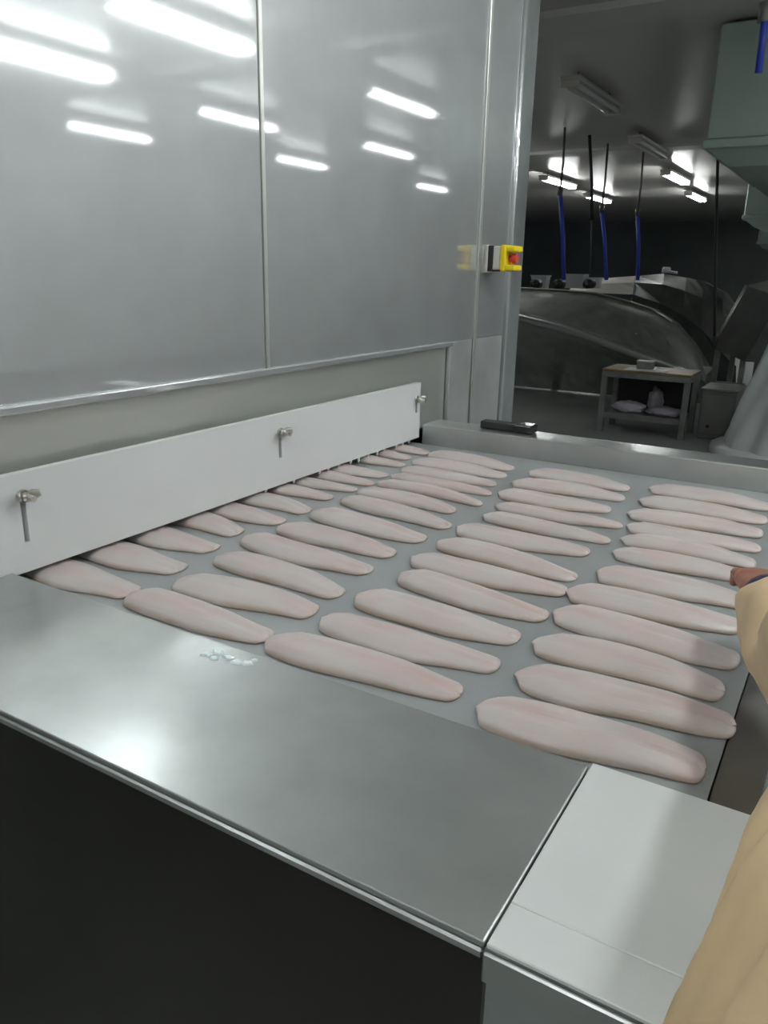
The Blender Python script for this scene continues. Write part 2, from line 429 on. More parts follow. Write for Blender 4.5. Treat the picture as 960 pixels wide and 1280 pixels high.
for y, a, b in slots:
    zc = BZ + b - 0.006
    bo = obj('bolt', tube([(GX - 0.015, y, zc), (GX + 0.032, y, zc)], 0.0055, 10), 'chrome', gd)
    wb = tube([(GX + 0.001, y, zc), (GX + 0.004, y, zc)], 0.012, 14)
    tube([(GX + 0.004, y, zc), (GX + 0.018, y, zc)], [0.010, 0.007], 12, wb)
    for s in (-1, 1):
        tube([(GX + 0.008, y + s * 0.005, zc), (GX + 0.014, y + s * 0.013, zc + 0.003), (GX + 0.022, y + s * 0.020, zc + 0.006)],
             [(0.003, 0.007), (0.003, 0.009), (0.002, 0.006)], 8, wb)
    obj('wing_nut', wb, 'chrome', bo, True)
random.seed(4)
for y in (1.40, 1.51, 1.62, 1.66, 1.71, 1.77, 1.81, 1.86, 1.91, 1.95, 2.02, 2.06, 2.10):
    h = random.uniform(0.009, 0.017)
    obj('icicle', tube([(GX - 0.005, y, BZ + GB + 0.001), (GX - 0.005, y, BZ + GB - h * 0.5), (GX - 0.005, y + 0.001, BZ + GB - h)], [0.005, 0.0035, 0.0012], 7), 'ice', gd, True)

# ------------------------------------------------------------------ conveyor
BT = -0.030
cv = thing('conveyor', 'wide grey conveyor belt carrying fillets into the freezer', 'conveyor', (-0.6, 1.45, 0))
obj('belt', rel(-2.4, -0.06, 0.732, 2.168, BT - 0.008, BT), 'belt', cv)
obj('side_rail', rel(XW + 0.035, 0.30, 2.170, 2.178, -0.14, 0.032, 0.002), 'decksteel', cv)
obj('rail_top', rel(XW + 0.035, 0.30, 2.1785, 2.285, 0.022, 0.032, 0.002), 'decksteel', cv)
obj('rail_back', rel(XW + 0.035, 0.30, 2.277, 2.285, -0.3, 0.0215), 'decksteel', cv)
obj('shaded_end_plate', rel(-0.058, -0.012, 0.735, 2.166, BT - 0.02, BT - 0.002), 'hoodsteel', cv)  # shade on the belt end put into the colour by darker steel
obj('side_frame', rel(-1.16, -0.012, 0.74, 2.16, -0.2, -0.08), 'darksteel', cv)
for x in (-1.05, -0.1):
    for y in (0.8, 2.1):
        obj('leg', rel(x - 0.025, x + 0.025, y - 0.025, y + 0.025, -0.95, -0.2), 'benchsteel', cv)

lt = thing('rail_latch', 'black latch bar lying on the far steel rail beside the post', 'latch', (-0.88, 2.24, BZ + 0.032))
pa, pb = at_z(612, 540, BZ + 0.036), at_z(686, 541, BZ + 0.036)
bm = rel(-0.985, -0.815, 2.225, 2.265, 0.033, 0.056, 0.004, 2)
obj('bar', bm, M['dark'], lt)
obj('cover', rel(-0.87, -0.812, 2.218, 2.272, 0.033, 0.059, 0.005, 2), mat('gloss_black', (0.01, 0.011, 0.011), 0.12), lt)

# ------------------------------------------------------------------ steel deck and infeed section
SX = -0.173
td = thing('steel_deck', 'stainless steel deck in front of the belt with dark front panel', 'steel table', (-0.7, 0.6, 0))
obj('top', rel(GX + 0.001, SX - 0.001, 0.457, 0.728, -0.006, 0.0, 0.002, 2), 'decksteel', td)
obj('front_lip', rel(XW + 0.004, SX - 0.001, 0.455, 0.462, -0.016, -0.0065, 0.002), 'decksteel', td)
obj('rear_flange', rel(GX + 0.001, SX - 0.001, 0.722, 0.727, -0.12, -0.0065), 'decksteel', td)
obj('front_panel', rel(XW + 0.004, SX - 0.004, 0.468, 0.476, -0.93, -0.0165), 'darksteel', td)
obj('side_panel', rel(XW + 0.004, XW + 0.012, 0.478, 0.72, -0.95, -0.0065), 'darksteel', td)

inf = thing('infeed_section', 'grey steel infeed section of the belt beneath the white boards', 'steel table', (-0.095, 0.6, 0))
obj('top', rel(SX, -0.012, 0.457, 0.728, -0.010, -0.0045), 'decksteel', inf)
obj('front_lip', rel(SX, -0.012, 0.452, 0.4565, -0.034, -0.0045, 0.0015), 'decksteel', inf)
obj('lip_return', rel(SX, -0.012, 0.4565, 0.466, -0.034, -0.030), 'decksteel', inf)
obj('front_panel', rel(SX, -0.012, 0.466, 0.474, -0.95, -0.0305), 'frontsteel', inf)
obj('end_panel', rel(-0.018, -0.012, 0.475, 0.726, -0.95, -0.0105), 'frontsteel', inf)
obj('rear_flange', rel(SX, -0.012, 0.722, 0.727, -0.12, -0.0105), 'decksteel', inf)
tag(obj('plastic_board', rel(SX + 0.001, -0.014, 0.5075, 0.735, -0.0044, 0.0006, 0.001), 'boardwhite'), 'wide white plastic board set flush into the infeed end', 'board')
tag(obj('plastic_board', rel(SX + 0.001, -0.014, 0.457, 0.5068, -0.0044, 0.0006, 0.001), 'boardwhite'), 'narrow white plastic strip along the front lip of the infeed end', 'board')


# ------------------------------------------------------------------ fish fillets
ORD = ['first', 'second', 'third', 'fourth', 'fifth', 'sixth', 'seventh', 'eighth', 'ninth', 'tenth', 'eleventh', 'twelfth', 'thirteenth']
PROF = [(0, .62), (.02, .68), (.06, .78), (.13, .89), (.24, .97), (.38, 1.0), (.52, .97), (.66, .88), (.78, .76), (.88, .65), (.95, .57), (1, .50)]
PROF_D = PROF[:-5] + [(.66, .92), (.78, .83), (.88, .74), (.95, .66), (1, .58)]


def interp(tab, u):
    for (a, x), (b, y) in zip(tab, tab[1:]):
        if u <= b:
            s = (u - a) / (b - a); return x + (y - x) * s
    return tab[-1][1]


def fillet(L, R, W, label, rnd, T=0.0165, prof=PROF):
    """L, R: ends on the belt (head end, tail end)."""
    d = R - L; ln = d.length; ang = math.atan2(d.y, d.x)
    NU, NV = 34, 12
    bend = rnd.uniform(-0.008, 0.008); ph = rnd.uniform(0, 6); a1 = rnd.uniform(0.02, 0.05); gr = rnd.uniform(-0.12, 0.12)
    asym = rnd.uniform(-0.08, 0.08)
    fork = rnd.uniform(0.0, 0.03)
    bm = bmesh.new(); top = []; bot = []
    lay = bm.verts.layers.float.new('margin')
    for i in range(NU + 1):
        u = (1 - math.cos(math.pi * i / NU)) / 2
        rnd_e = 1.0
        if u < 0.05: rnd_e = max(0.08, 1 - (1 - u / 0.05) ** 2.8) ** 0.5
        if u > 0.955: rnd_e = max(0.05, 1 - ((u - 0.955) / 0.045) ** 2.6) ** 0.5
        hw = interp(prof, u) * W / 2 * rnd_e
        row = []
        for j in range(NV + 1):
            v = -1 + 2 * j / NV
            side = hw * (1 + (asym if v > 0 else -asym)) * (1 + a1 * math.sin(11 * u + ph + v))
            th = T * (0.45 + 0.55 * math.sin(math.pi * min(1, 0.15 + 0.62 * u + 0.1)))
            th *= min(1, 0.35 + u * 5) * (1 - 0.4 * max(0, (u - 0.75) / 0.25))
            th *= rnd_e
            z = 0.0022 + th * max(0, 1 - abs(v) ** 2.6) ** 0.75
            z -= 0.0022 * math.exp(-((v - gr) / 0.09) ** 2) * math.sin(math.pi * min(1, u * 1.1))
            z += 0.0008 * math.sin(9 * v + 7 * u + ph) * (1 - v * v)
            x = -ln / 2 + ln * u
            if u > 0.9: x += (abs(v) - 0.5) * fork * (u - 0.9) * 2.0 - 0.006 * (1 - abs(v)) * (u - 0.9) * 5
            if u < 0.12: x += 0.012 * (v * v) * (0.12 - u) / 0.12
            y = v * side + bend * math.cos(math.pi * (u - 0.5)) + 0.004 * math.sin(5 * u + ph)
            row.append(bm.verts.new((x, y, z)))
        top.append(row)
        bot.append((bm.verts.new((row[0].co.x, row[0].co.y * 0.97, 0.0003)), bm.verts.new((row[-1].co.x, row[-1].co.y * 0.97, 0.0003))))
    for i in range(NU):
        for j in range(NV): bm.faces.new((top[i][j], top[i][j + 1], top[i + 1][j + 1], top[i + 1][j]))
        bm.faces.new((top[i][0], top[i + 1][0], bot[i + 1][0], bot[i][0]))
        bm.faces.new((top[i][-1], bot[i][1], bot[i + 1][1], top[i + 1][-1]))
        bm.faces.new((bot[i][0], bot[i + 1][0], bot[i + 1][1], bot[i][1]))
    bm.faces.new([*top[0], bot[0][1], bot[0][0]]); bm.faces.new([*top[-1][::-1], bot[-1][0], bot[-1][1]])
    for row in top:
        for j, v_ in enumerate(row): v_[lay] = abs(-1 + 2 * j / NV)
    for a_, b_ in bot: a_[lay] = 1.0; b_[lay] = 1.0
    o = obj('fish_fillet', bm, 'fillet', None, True)
    c = (L + R) / 2
    o.location = (c.x, c.y, BZ + BT + 0.0004); o.rotation_euler = (0, 0, ang)
    return tag(o, label, 'fish fillet', 'fish fillets on the belt')


ROW_A = [(163, 740), (223, 710), (266, 684), (298, 664), (354, 650), (385, 637), (412, 621), (442, 611), (466, 603), (483, 593), (503, 580), (512, 571), (535, 565)]
ROW_B = [(152, 743, 330, 797), (222, 722, 391, 764), (273, 692, 426, 740), (306, 668, 460, 712), (350, 655, 492, 690), (390, 637, 531, 672), (431, 620, 561, 656),
         (448, 611, 567, 637), (472, 601, 602, 628), (488, 593, 612, 615.5), (500, 585, 618, 604), (515, 575, 632, 593), (537, 565, 641, 584)]
ROW_C = [(333, 795, 577, 862), (400, 770, 621, 832), (443, 742, 648, 795), (499, 715, 684, 768), (512, 695, 708, 738), (546, 675, 720, 719), (570, 657, 736, 689),
         (603, 642, 760, 675), (618, 630, 777, 656), (622, 614, 762, 636), (639, 601, 781, 621), (661, 588, 786, 609)]
ROW_D = [(586, 888, 877, 970), (640, 842, 918, 905), (666, 798, 905, 860), (690, 762, 925, 823), (706, 737, 925, 780), (745, 712, 930, 750), (765, 687, 940, 722),
         (775, 671, 945, 702), (782, 655, 950, 684), (783, 639, 955, 665), (798, 623, 960, 648), (811, 608, 965, 632)]
WHERE = {'A': 'in the row half under the white guard', 'B': 'in the first full row beside the guard',
         'C': 'in the middle row between two full rows', 'D': 'in the row beside the worker'}
ZF = BZ + BT + 0.008
FIX = {('B', 0): 0.088, ('D', 0): 0.100, ('B', 8): 0.064, ('B', 9): 0.064, ('B', 2): 0.094, ('B', 3): 0.094, ('D', 7): 0.086, ('D', 8): 0.086, ('C', 7): 0.078, ('C', 8): 0.072}
rnd = random.Random(11)
for key, row in (('A', ROW_A), ('B', ROW_B), ('C', ROW_C), ('D', ROW_D)):
    ends = []
    for q in row:
        if key == 'A':
            R = at_z(q[0], q[1], ZF); a = math.radians(rnd.uniform(-4, 1))
            L = R - Vector((math.cos(a), math.sin(a), 0)) * rnd.uniform(0.27, 0.29)
        else:
            L = at_z(q[0], q[1], ZF); R = at_z(q[2], q[3], ZF)
        ends.append((L, R))
    cy = [((l + r) / 2).y for l, r in ends]
    for i, (l, r) in enumerate(ends):
        gap = min([abs(cy[i] - cy[j]) for j in (i - 1, i + 1) if 0 <= j < len(cy)])
        W = max(0.068, min(rnd.uniform(0.100, 0.114), gap * 0.97))
        if (key, i) in FIX: W = FIX[key, i]
        if key == 'B' and i == 0: l = l + Vector((0, 0.014, 0)); r = r + Vector((0, 0.014, 0))
        if key == 'D' and i == 1: l = l + Vector((0, 0.010, 0)); r = r + Vector((0, 0.006, 0))
        if key == 'D' and i == 0: l = l + Vector((0, 0.022, 0)); r = r + Vector((0, 0.018, 0))
        fillet(l, r, W, '%s fish fillet from the steel deck, %s' % (ORD[i], WHERE[key]), rnd, 0.0125 if key == 'A' else 0.0165, PROF_D if key == 'D' else PROF)

# ice scraps scattered by the belt edge
random.seed(8)
for px, py, s in ((258, 818, 1.0), (272, 816, 1.2), (285, 822, 0.9), (268, 823, 0.8), (297, 828, 1.1), (310, 829, 1.0), (318, 826, 0.7)):
    p = at_z(px, py, BZ)
    bm = bmesh.new(); n = 9; ring = []; top = []
    for k in range(n):
        a = 2 * math.pi * k / n; r = s * 0.0075 * random.uniform(0.6, 1.25)
        ring.append(bm.verts.new((math.cos(a) * r * 1.2, math.sin(a) * r, 0)))
        top.append(bm.verts.new((math.cos(a) * r * 0.8, math.sin(a) * r * 0.6, 0.002)))
    for k in range(n): bm.faces.new((ring[k], ring[(k + 1) % n], top[(k + 1) % n], top[k]))
    bm.faces.new(top); bm.faces.new(ring[::-1])
    o = obj('ice_scrap', bm, 'ice'); o.location = (p.x, p.y, BZ + 0.0002)
    tag(o, 'small white ice scrap on the steel deck by the first fillets', 'ice', 'ice scraps on the deck')


# ------------------------------------------------------------------ worker at the end of the belt
random.seed(21)
pe = thing('person', 'worker in a loose tan coat leaning over the end of the belt', 'person', (0.2, 0.34, 0))


def remesh(o, size, it=6):
    m = o.modifiers.new('blend', 'REMESH'); m.mode = 'VOXEL'; m.voxel_size = size; m.use_smooth_shade = True
    m2 = o.modifiers.new('soften', 'SMOOTH'); m2.iterations = it; m2.factor = 0.5


def hand(bm, wrist, fwd, side, up, curl):
    """palm, four unequal bent fingers and a thumb leaving the side of the palm."""
    fwd, side, up = fwd.normalized(), side.normalized(), up.normalized()
    tube([wrist - fwd * 0.02, wrist + fwd * 0.02, wrist + fwd * 0.05, wrist + fwd * 0.085], [(0.024, 0.02), (0.032, 0.017), (0.038, 0.015), (0.036, 0.013)], 12, bm)
    tube([wrist + fwd * 0.03 - side * 0.03, wrist + fwd * 0.06 - side * 0.0, wrist + fwd * 0.06 + side * 0.03], 0.015, 8, bm)
    for k, ln in enumerate((0.068, 0.078, 0.073, 0.058)):
        b = wrist + fwd * 0.078 + side * (-0.030 + 0.020 * k)
        p1 = b + fwd * ln * 0.45 - up * 0.004
        p2 = p1 + fwd * ln * 0.32 * math.cos(curl) - up * ln * 0.32 * math.sin(curl)
        p3 = p2 + fwd * ln * 0.25 * math.cos(curl * 1.8) - up * ln * 0.25 * math.sin(curl * 1.8)
        tube([b, p1, p2, p3], [0.010, 0.0092, 0.0085, 0.0072], 8, bm)
    b = wrist + fwd * 0.03 - side * 0.026
    p1 = b + fwd * 0.026 - side * 0.026 - up * 0.01; p2 = p1 + fwd * 0.03 - side * 0.008 - up * 0.014
    tube([b, p1, p2], [0.014, 0.011, 0.009], 8, bm)


V = Vector
LS, LE, LW = V((0.065, 0.63, 1.22)), V((0.008, 0.885, 1.058)), V((-0.056, 1.085, 1.050))
RS, RE, RW = V((0.355, 0.60, 1.22)), V((0.41, 0.80, 1.02)), V((0.26, 1.0, 1.02))
bm = bmesh.new()
tube([(0.20, 0.33, 0.80), (0.20, 0.35, 0.95), (0.20, 0.47, 1.07), (0.205, 0.58, 1.18), (0.205, 0.65, 1.25)],
     [(0.095, 0.145), (0.085, 0.13), (0.085, 0.135), (0.075, 0.14), (0.055, 0.08)], 18, bm)
tube([(0.205, 0.645, 1.230), (0.203, 0.685, 1.320), (0.202, 0.720, 1.380)], [0.055, 0.048, 0.05], 12, bm)
sphere((0.200, 0.748, 1.445), 0.1, bm, 18, 14, (0.780, 1.040, 1.090))
tube([(0.200, 0.780, 1.370), (0.200, 0.810, 1.365)], [0.045, 0.03], 12, bm)
tube([(0.200, 0.832, 1.465), (0.200, 0.855, 1.435), (0.200, 0.835, 1.425)], [0.008, 0.013, 0.012], 8, bm)
tube([(0.178, 0.832, 1.395), (0.200, 0.842, 1.397), (0.222, 0.832, 1.395)], [0.006, 0.009, 0.006], 8, bm)
for s in (-1, 1): sphere((0.20 + s * 0.077, 0.735, 1.445), 0.028, bm, 10, 8, (0.370, 0.720, 0.970))
for a, e, wv in ((LS, LE, LW), (RS, RE, RW)):
    tube([V((0.205, 0.61, 1.21)), a, (a + e) / 2, e, (e + wv) / 2, wv], [0.06, 0.052, 0.045, 0.038, 0.034, 0.025], 12, bm)
hand(bm, LW, V((-0.16, 0.97, -0.08)), V((-0.97, -0.16, 0.0)), V((0, 0.1, 1)), 0.8)
hand(bm, RW, V((-0.55, 0.8, -0.2)), V((0.8, 0.55, 0)), V((0, 0.1, 1)), 0.5)
for x, y in ((0.11, 0.36), (0.30, 0.31)):
    tube([(x, 0.33, 0.86), (x, 0.34, 0.66), (x, y + 0.02, 0.46), (x, y, 0.3), (x, y - 0.02, 0.09)], [0.082, 0.07, 0.055, 0.056, 0.038], 12, bm)
    tube([(x, y - 0.05, 0.05), (x, y + 0.04, 0.045), (x, y + 0.15, 0.03)], [0.04, 0.042, 0.03], 10, bm)
body = obj('body', bm, 'skin', pe, True); remesh(body, 0.0055)
# hair
bm = sphere((0.20, 0.735, 1.46), 0.106, None, 20, 14, (0.8, 0.94, 1.1))
bmesh.ops.delete(bm, geom=[v for v in bm.verts if v.co.y > 0.775 and v.co.z < 1.515 or v.co.z < 1.37], context='VERTS')
bmesh.ops.solidify(bm, geom=bm.faces[:], thickness=0.008)
obj('hair', bm, 'hair', pe, True)
for s in (-1, 1): obj('eye', sphere((0.20 + s * 0.031, 0.824, 1.452), 0.011, None, 10, 8), 'eye', pe, True)


def cloth(secs, n=150, folds=0.05, k=9, seed=0.0, thick=0.004):
    rows = []
    for i, (c, rx, ry) in enumerate(secs):
        row = []
        for j in range(n):
            t = 2 * math.pi * j / n
            f = 1 + folds * (0.6 * math.sin(k * t + seed - i * 0.35) + 0.4 * math.sin((k * 2 - 3) * t + 1.3 * seed - i * 0.6)) * (1 - 0.75 * i / len(secs))
            row.append((c[0] + rx * f * math.cos(t), c[1] + ry * f * math.sin(t), c[2]))
        rows.append(row)
    bm = loft(rows, True); bmesh.ops.recalc_face_normals(bm, faces=bm.faces[:])
    bmesh.ops.solidify(bm, geom=bm.faces[:], thickness=thick)
    return bm


def smooth_secs(secs, m=12):
    out = []
    for (a, ra, sa), (b, rb, sb) in zip(secs, secs[1:]):
        for q in range(m):
            t = q / m
            out.append((tuple(a[d] + (b[d] - a[d]) * t for d in range(3)), ra + (rb - ra) * t, sa + (sb - sa) * t))
    return out + [secs[-1]]


coat = cloth(smooth_secs([((0.215, 0.33, 0.42), 0.262, 0.17), ((0.212, 0.33, 0.70), 0.25, 0.165), ((0.208, 0.345, 0.90), 0.243, 0.155), ((0.206, 0.40, 1.02), 0.234, 0.15),
                          ((0.205, 0.48, 1.11), 0.215, 0.14), ((0.205, 0.56, 1.185), 0.185, 0.13), ((0.205, 0.63, 1.25), 0.135, 0.105), ((0.205, 0.675, 1.285), 0.075, 0.07), ((0.205, 0.69, 1.305), 0.066, 0.062)]), seed=0.7, folds=0.045, k=20)
obj('coat', coat, 'tan', pe, True)


def curve_at(P, t):
    a = min(int(t), len(P) - 2); f = t - a
    p0, p1, p2, p3 = P[max(a - 1, 0)], P[a], P[a + 1], P[min(a + 2, len(P) - 1)]
    return 0.5 * ((2 * p1) + (p2 - p0) * f + (2 * p0 - 5 * p1 + 4 * p2 - p3) * f * f + (3 * p1 - p0 - 3 * p2 + p3) * f ** 3)


def sleeve(pts, radii, seed):
    rnd2 = random.Random(seed); P = [V(p) for p in pts]; N = 26; n = 28; bm = bmesh.new(); rows = []
    for i in range(N + 1):
        t = i / N * (len(P) - 1); a = min(int(t), len(P) - 2); f = t - a
        p = curve_at(P, t); r = radii[a] + (radii[a + 1] - radii[a]) * f
        d = (curve_at(P, min(t + 0.1, len(P) - 1)) - curve_at(P, max(t - 0.1, 0))).normalized()
        u = d.cross(V((0, 0, 1))).normalized(); v = u.cross(d)
        row = []
        for j in range(n):
            q = 2 * math.pi * j / n
            w_ = 1 + 0.06 * math.sin(3 * q + i * 0.9 + seed) + 0.05 * math.sin(5 * q - i * 0.5)
            sag = 1.0 + (0.22 if math.sin(q) < 0 else 0.0) * abs(math.sin(q))
            row.append(p + u * math.cos(q) * r * w_ + v * math.sin(q) * r * w_ * sag)
        rows.append(row)
    loft(rows, True, bm)
    return bm


obj('sleeve', sleeve([(0.12, 0.61, 1.215), LS, (LS + LE) / 2, LE, (LE * 0.55 + LW * 0.45), LE * 0.25 + LW * 0.75], [0.075, 0.075, 0.066, 0.056, 0.052, 0.044], 1), 'tan', pe, True)
obj('sleeve', sleeve([(0.31, 0.60, 1.215), RS, (RS + RE) / 2, RE, (RE * 0.5 + RW * 0.5), RE * 0.12 + RW * 0.88], [0.08, 0.085, 0.078, 0.07, 0.06, 0.045], 2), 'tan', pe, True)
for e, wv in ((LE, LW), (RE, RW)):
    d = (wv - e).normalized()
    obj('cuff', tube([wv - d * 0.06, wv - d * 0.03, wv - d * 0.012], [0.038, 0.036, 0.031], 16), 'navy', pe, True)
for x, y in ((0.11, 0.36), (0.30, 0.31)):
    obj('trouser_leg', tube([(x, 0.33, 0.87), (x, 0.34, 0.66), (x, y + 0.02, 0.46), (x, y, 0.30)], [0.095, 0.085, 0.075, 0.07], 14), 'trouser', pe, True)
    bm = tube([(x, y, 0.36), (x, y, 0.2), (x, y - 0.015, 0.08), (x, y - 0.01, 0.001)], [0.078, 0.068, 0.056, 0.056], 14)
    tube([(x, y - 0.06, 0.042), (x, y + 0.06, 0.044), (x, y + 0.14, 0.038), (x, y + 0.19, 0.034)], [(0.052, 0.042), (0.054, 0.043), (0.048, 0.036), (0.03, 0.025)], 14, bm)
    o = obj('boot', bm, 'boot', pe, True)

# ------------------------------------------------------------------ far side of the hall: steel machines
def section(px, rows, ys, zlow):
    out = [at_y(px, r_, y_) for r_, y_ in zip(rows, ys)]
    p = out[-1]
    out += [V((p.x, ys[-1] + 0.30, BZ - 0.45)), V((p.x, ys[-1] + 0.75, zlow))]
    return out


cols = [(590, 359, 380), (640, 360.5, 394), (700, 363, 409), (745, 367, 424), (765, 372, 432), (790, 379, 441), (815, 387, 450), (840, 403, 459), (865, 432, 470), (882, 462, 482)]
secs = []
for px, rt, rr in cols:
    f = (rr - rt)
    secs.append([at_y(px + 8, rt + 0.5, 10.6)] + section(px, (rt, rt + f * 0.35, rt + f * 0.72, rr - 1.5, rr + 2, rr + 16), (9.5, 9.12, 8.95, 8.86, 8.86, 9.02), 0.02))
ms = thing('steel_trough', 'large rounded stainless steel trough with a bright ridge behind the bench', 'machine', (-2.6, 9.3, 0))
bm = loft(secs); bm.faces.new([bm.verts[i] for i in []]) if False else None
bmesh.ops.solidify(bm, geom=bm.faces[:], thickness=0.02)
obj('shell', bm, 'steel', ms, True)
bm = bmesh.new()
tube([at_y(px, rt - 0.8, 9.49) for px, rt, rr in cols[:8]], 0.012, 6, bm)
obj('top_rim', bm, 'chrome', ms, True)
obj('ridge_bar', tube([at_y(px, rr - 1, 8.87) for px, rt, rr in cols[:9]], [0.055, 0.055, 0.055, 0.055, 0.05, 0.05, 0.045, 0.04, 0.03], 14), mat('polished_steel', (0.75, 0.77, 0.76), 0.28, 1), ms, True)
for px in (600, 700, 800):
    p = at_y(px, 400, 9.9)
    obj('leg', box(p.x - 0.04, p.x + 0.04, 9.86, 9.94, 0, 0.62), 'benchsteel', ms)

cols2 = [(715, 354, 366), (735, 350, 366), (765, 347, 367), (794, 345, 368), (797, 345, 369), (830, 342, 380), (858, 347, 395), (880, 352, 412), (905, 366, 440), (918, 384, 455)]
secs = []
for k, (px, rt, rl) in enumerate(cols2):
    p = at_y(px, rl, 10.9)
    secs.append([at_y(px + 5, rt + 1, 12.6), at_y(px, rt, 11.6), at_y(px - 2, rt + (rl - rt) * 0.35, 11.2), at_y(px - 3, rl, 10.9), V((p.x, 11.1, 0.35)), V((p.x, 11.4, 0.02))])
mh = thing('steel_hood', 'dark angular steel hood rising behind the rounded trough', 'machine', (-2.6, 11.6, 0))
bm = loft(secs[3:]); bmesh.ops.solidify(bm, geom=bm.faces[:], thickness=0.02)
obj('hood', bm, 'hoodsteel', mh)
bm = loft([s[:4] for s in secs[:4]]); bmesh.ops.solidify(bm, geom=bm.faces[:], thickness=0.02)
obj('top_cover', bm, 'pale', mh)
q = secs[0][3]
for yy in (11.2, 12.4):
    obj('leg', box(q.x, q.x + 0.08, yy, yy + 0.08, 0, q.z - 0.05), 'benchsteel', mh)
    obj('leg', box(secs[3][3].x - 0.1, secs[3][3].x - 0.02, yy, yy + 0.08, 0, q.z - 0.05), 'benchsteel', mh)

# white tubs and dark rollers along the top of the trough
for px, wpx, hpx, l in ((675, 19, 15, 'white plastic tub on the trough beside the freezer post'), (719, 24, 16, 'wide white plastic tub on the trough under a blue hose'),
                        (742, 15, 12, 'small white plastic tub next to the pale machine cover')):
    c = at_y(px, 362, 10.05); sc = 10.6 / F_PX
    w_ = wpx * sc / 2; h_ = hpx * sc
    t = thing('tub', l, 'tub', (c.x, 10.05, c.z + 0.01))
    z0 = at_y(px, 361.0, 10.05).z + 0.006
    pr = [(0.85, 0), (1.0, 1), (1.08, 1), (1.08, 0.93), (0.92, 0.9), (0.78, 0.06)]
    bm = bmesh.new(); rows = []
    for f, hh in pr:
        rows.append([(c.x + sx * w_ * f, 10.05 + sy * w_ * 0.8 * f, z0 + hh * h_) for sx, sy in ((-1, -1), (1, -1), (1, 1), (-1, 1))])
    loft(rows, True, bm); bm.faces.new([bm.verts[k] for k in (20, 21, 22, 23)]) if False else None
    bm.verts.ensure_lookup_table(); bm.faces.new([bm.verts[k] for k in range(20, 24)]); bm.faces.new([bm.verts[k] for k in range(3, -1, -1)])
    obj('shell', bm, 'white', t)
for px, l in ((664, 'dark roller end beside the first white tub on the trough'), (693, 'dark roller end between two white tubs on the trough'), (731, 'dark roller end beside the pale machine cover')):
    c = at_y(px, 362, 9.5); c.z += 0.066
    t = thing('roller', l, 'roller', (c.x, 9.7, c.z - 0.05))
    obj('drum', tube([(c.x, 9.56, c.z), (c.x + 0.02, 9.7, c.z)], 0.055, 14), 'dark', t, True)
    obj('axle', tube([(c.x, 9.54, c.z), (c.x + 0.022, 9.72, c.z)], 0.015, 8), 'chrome', t)
c = at_y(833, 338, 11.7)
t = thing('spray_cap', 'small white spray cap on top of the dark steel hood', 'cap', (c.x, 11.7, c.z - 0.02))
obj('cap', tube([(c.x, 11.7, c.z - 0.03), (c.x, 11.7, c.z + 0.02), (c.x, 11.7, c.z + 0.045)], [0.06, 0.06, 0.045], 12), 'white', t, True)
obj('nozzle', tube([(c.x + 0.05, 11.65, c.z - 0.02), (c.x + 0.16, 11.65, c.z - 0.03)], 0.018, 8), 'white', t, True)

# ------------------------------------------------------------------ hoses from the ceiling
HOSES = [(703, 700, 705, 9.3, 240, 'blue hose dropping from a dark pipe, next to the freezer post'),
         (758, 752, 758, 10.6, 262, 'blue hose dropping from a dark pipe, between two others'),
         (803, 797, 797, 11.2, 266, 'blue hose dropping from a pale pipe above the steel hood')]
for pt, pm, pbm, y, rj, l in HOSES:
    a = at_y(pt, 200, y); a.z = CEIL; jn = at_y(pm, rj, y); e = at_y(pbm, 350, y)
    t = thing('hanging_hose', l, 'hose', (a.x, a.y, CEIL), 'hoses over the machines')
    obj('drop_pipe', tube([a, a.lerp(jn, 0.55) + V((0.01, 0, 0)), jn], 0.014, 8), 'pipe', t, True)
    obj('blue_tube', tube([jn, jn.lerp(e, 0.5) + V((0.012, 0, 0)), e], 0.026, 8), 'blue', t, True)
    obj('connector', tube([jn + V((0, 0, 0.05)), jn - V((0, 0, 0.04))], 0.03, 10), 'pipe', t, True)
a = at_y(735, 190, 9.9); a.z = CEIL; b = at_y(740, 275, 9.9); e = at_y(737, 345, 9.9)
t = thing('hanging_pipe', 'thin black pipe hanging from the ceiling among the blue hoses', 'pipe', a, 'hoses over the machines')
obj('drop_pipe', tube([a, a.lerp(b, 0.6) + V((0.01, 0, 0)), b], 0.02, 8), 'dark', t, True)
obj('thin_line', tube([b, e], 0.009, 8), 'pipe', t, True)
a = at_y(888, 205, 8.25); a.z = CEIL; b = at_y(896, 245, 8.25); e = at_y(893, 428, 8.25)
t = thing('hanging_cable', 'long black cable hanging down beside the tilted steel chute', 'cable', a)
obj('cable', tube([a, b, b.lerp(e, 0.5), e], 0.014, 8), 'dark', t, True)
obj('plug', tube([e + V((0, 0, 0.06)), e - V((0, 0, 0.06))], [0.03, 0.022], 10), 'dark', t, True)

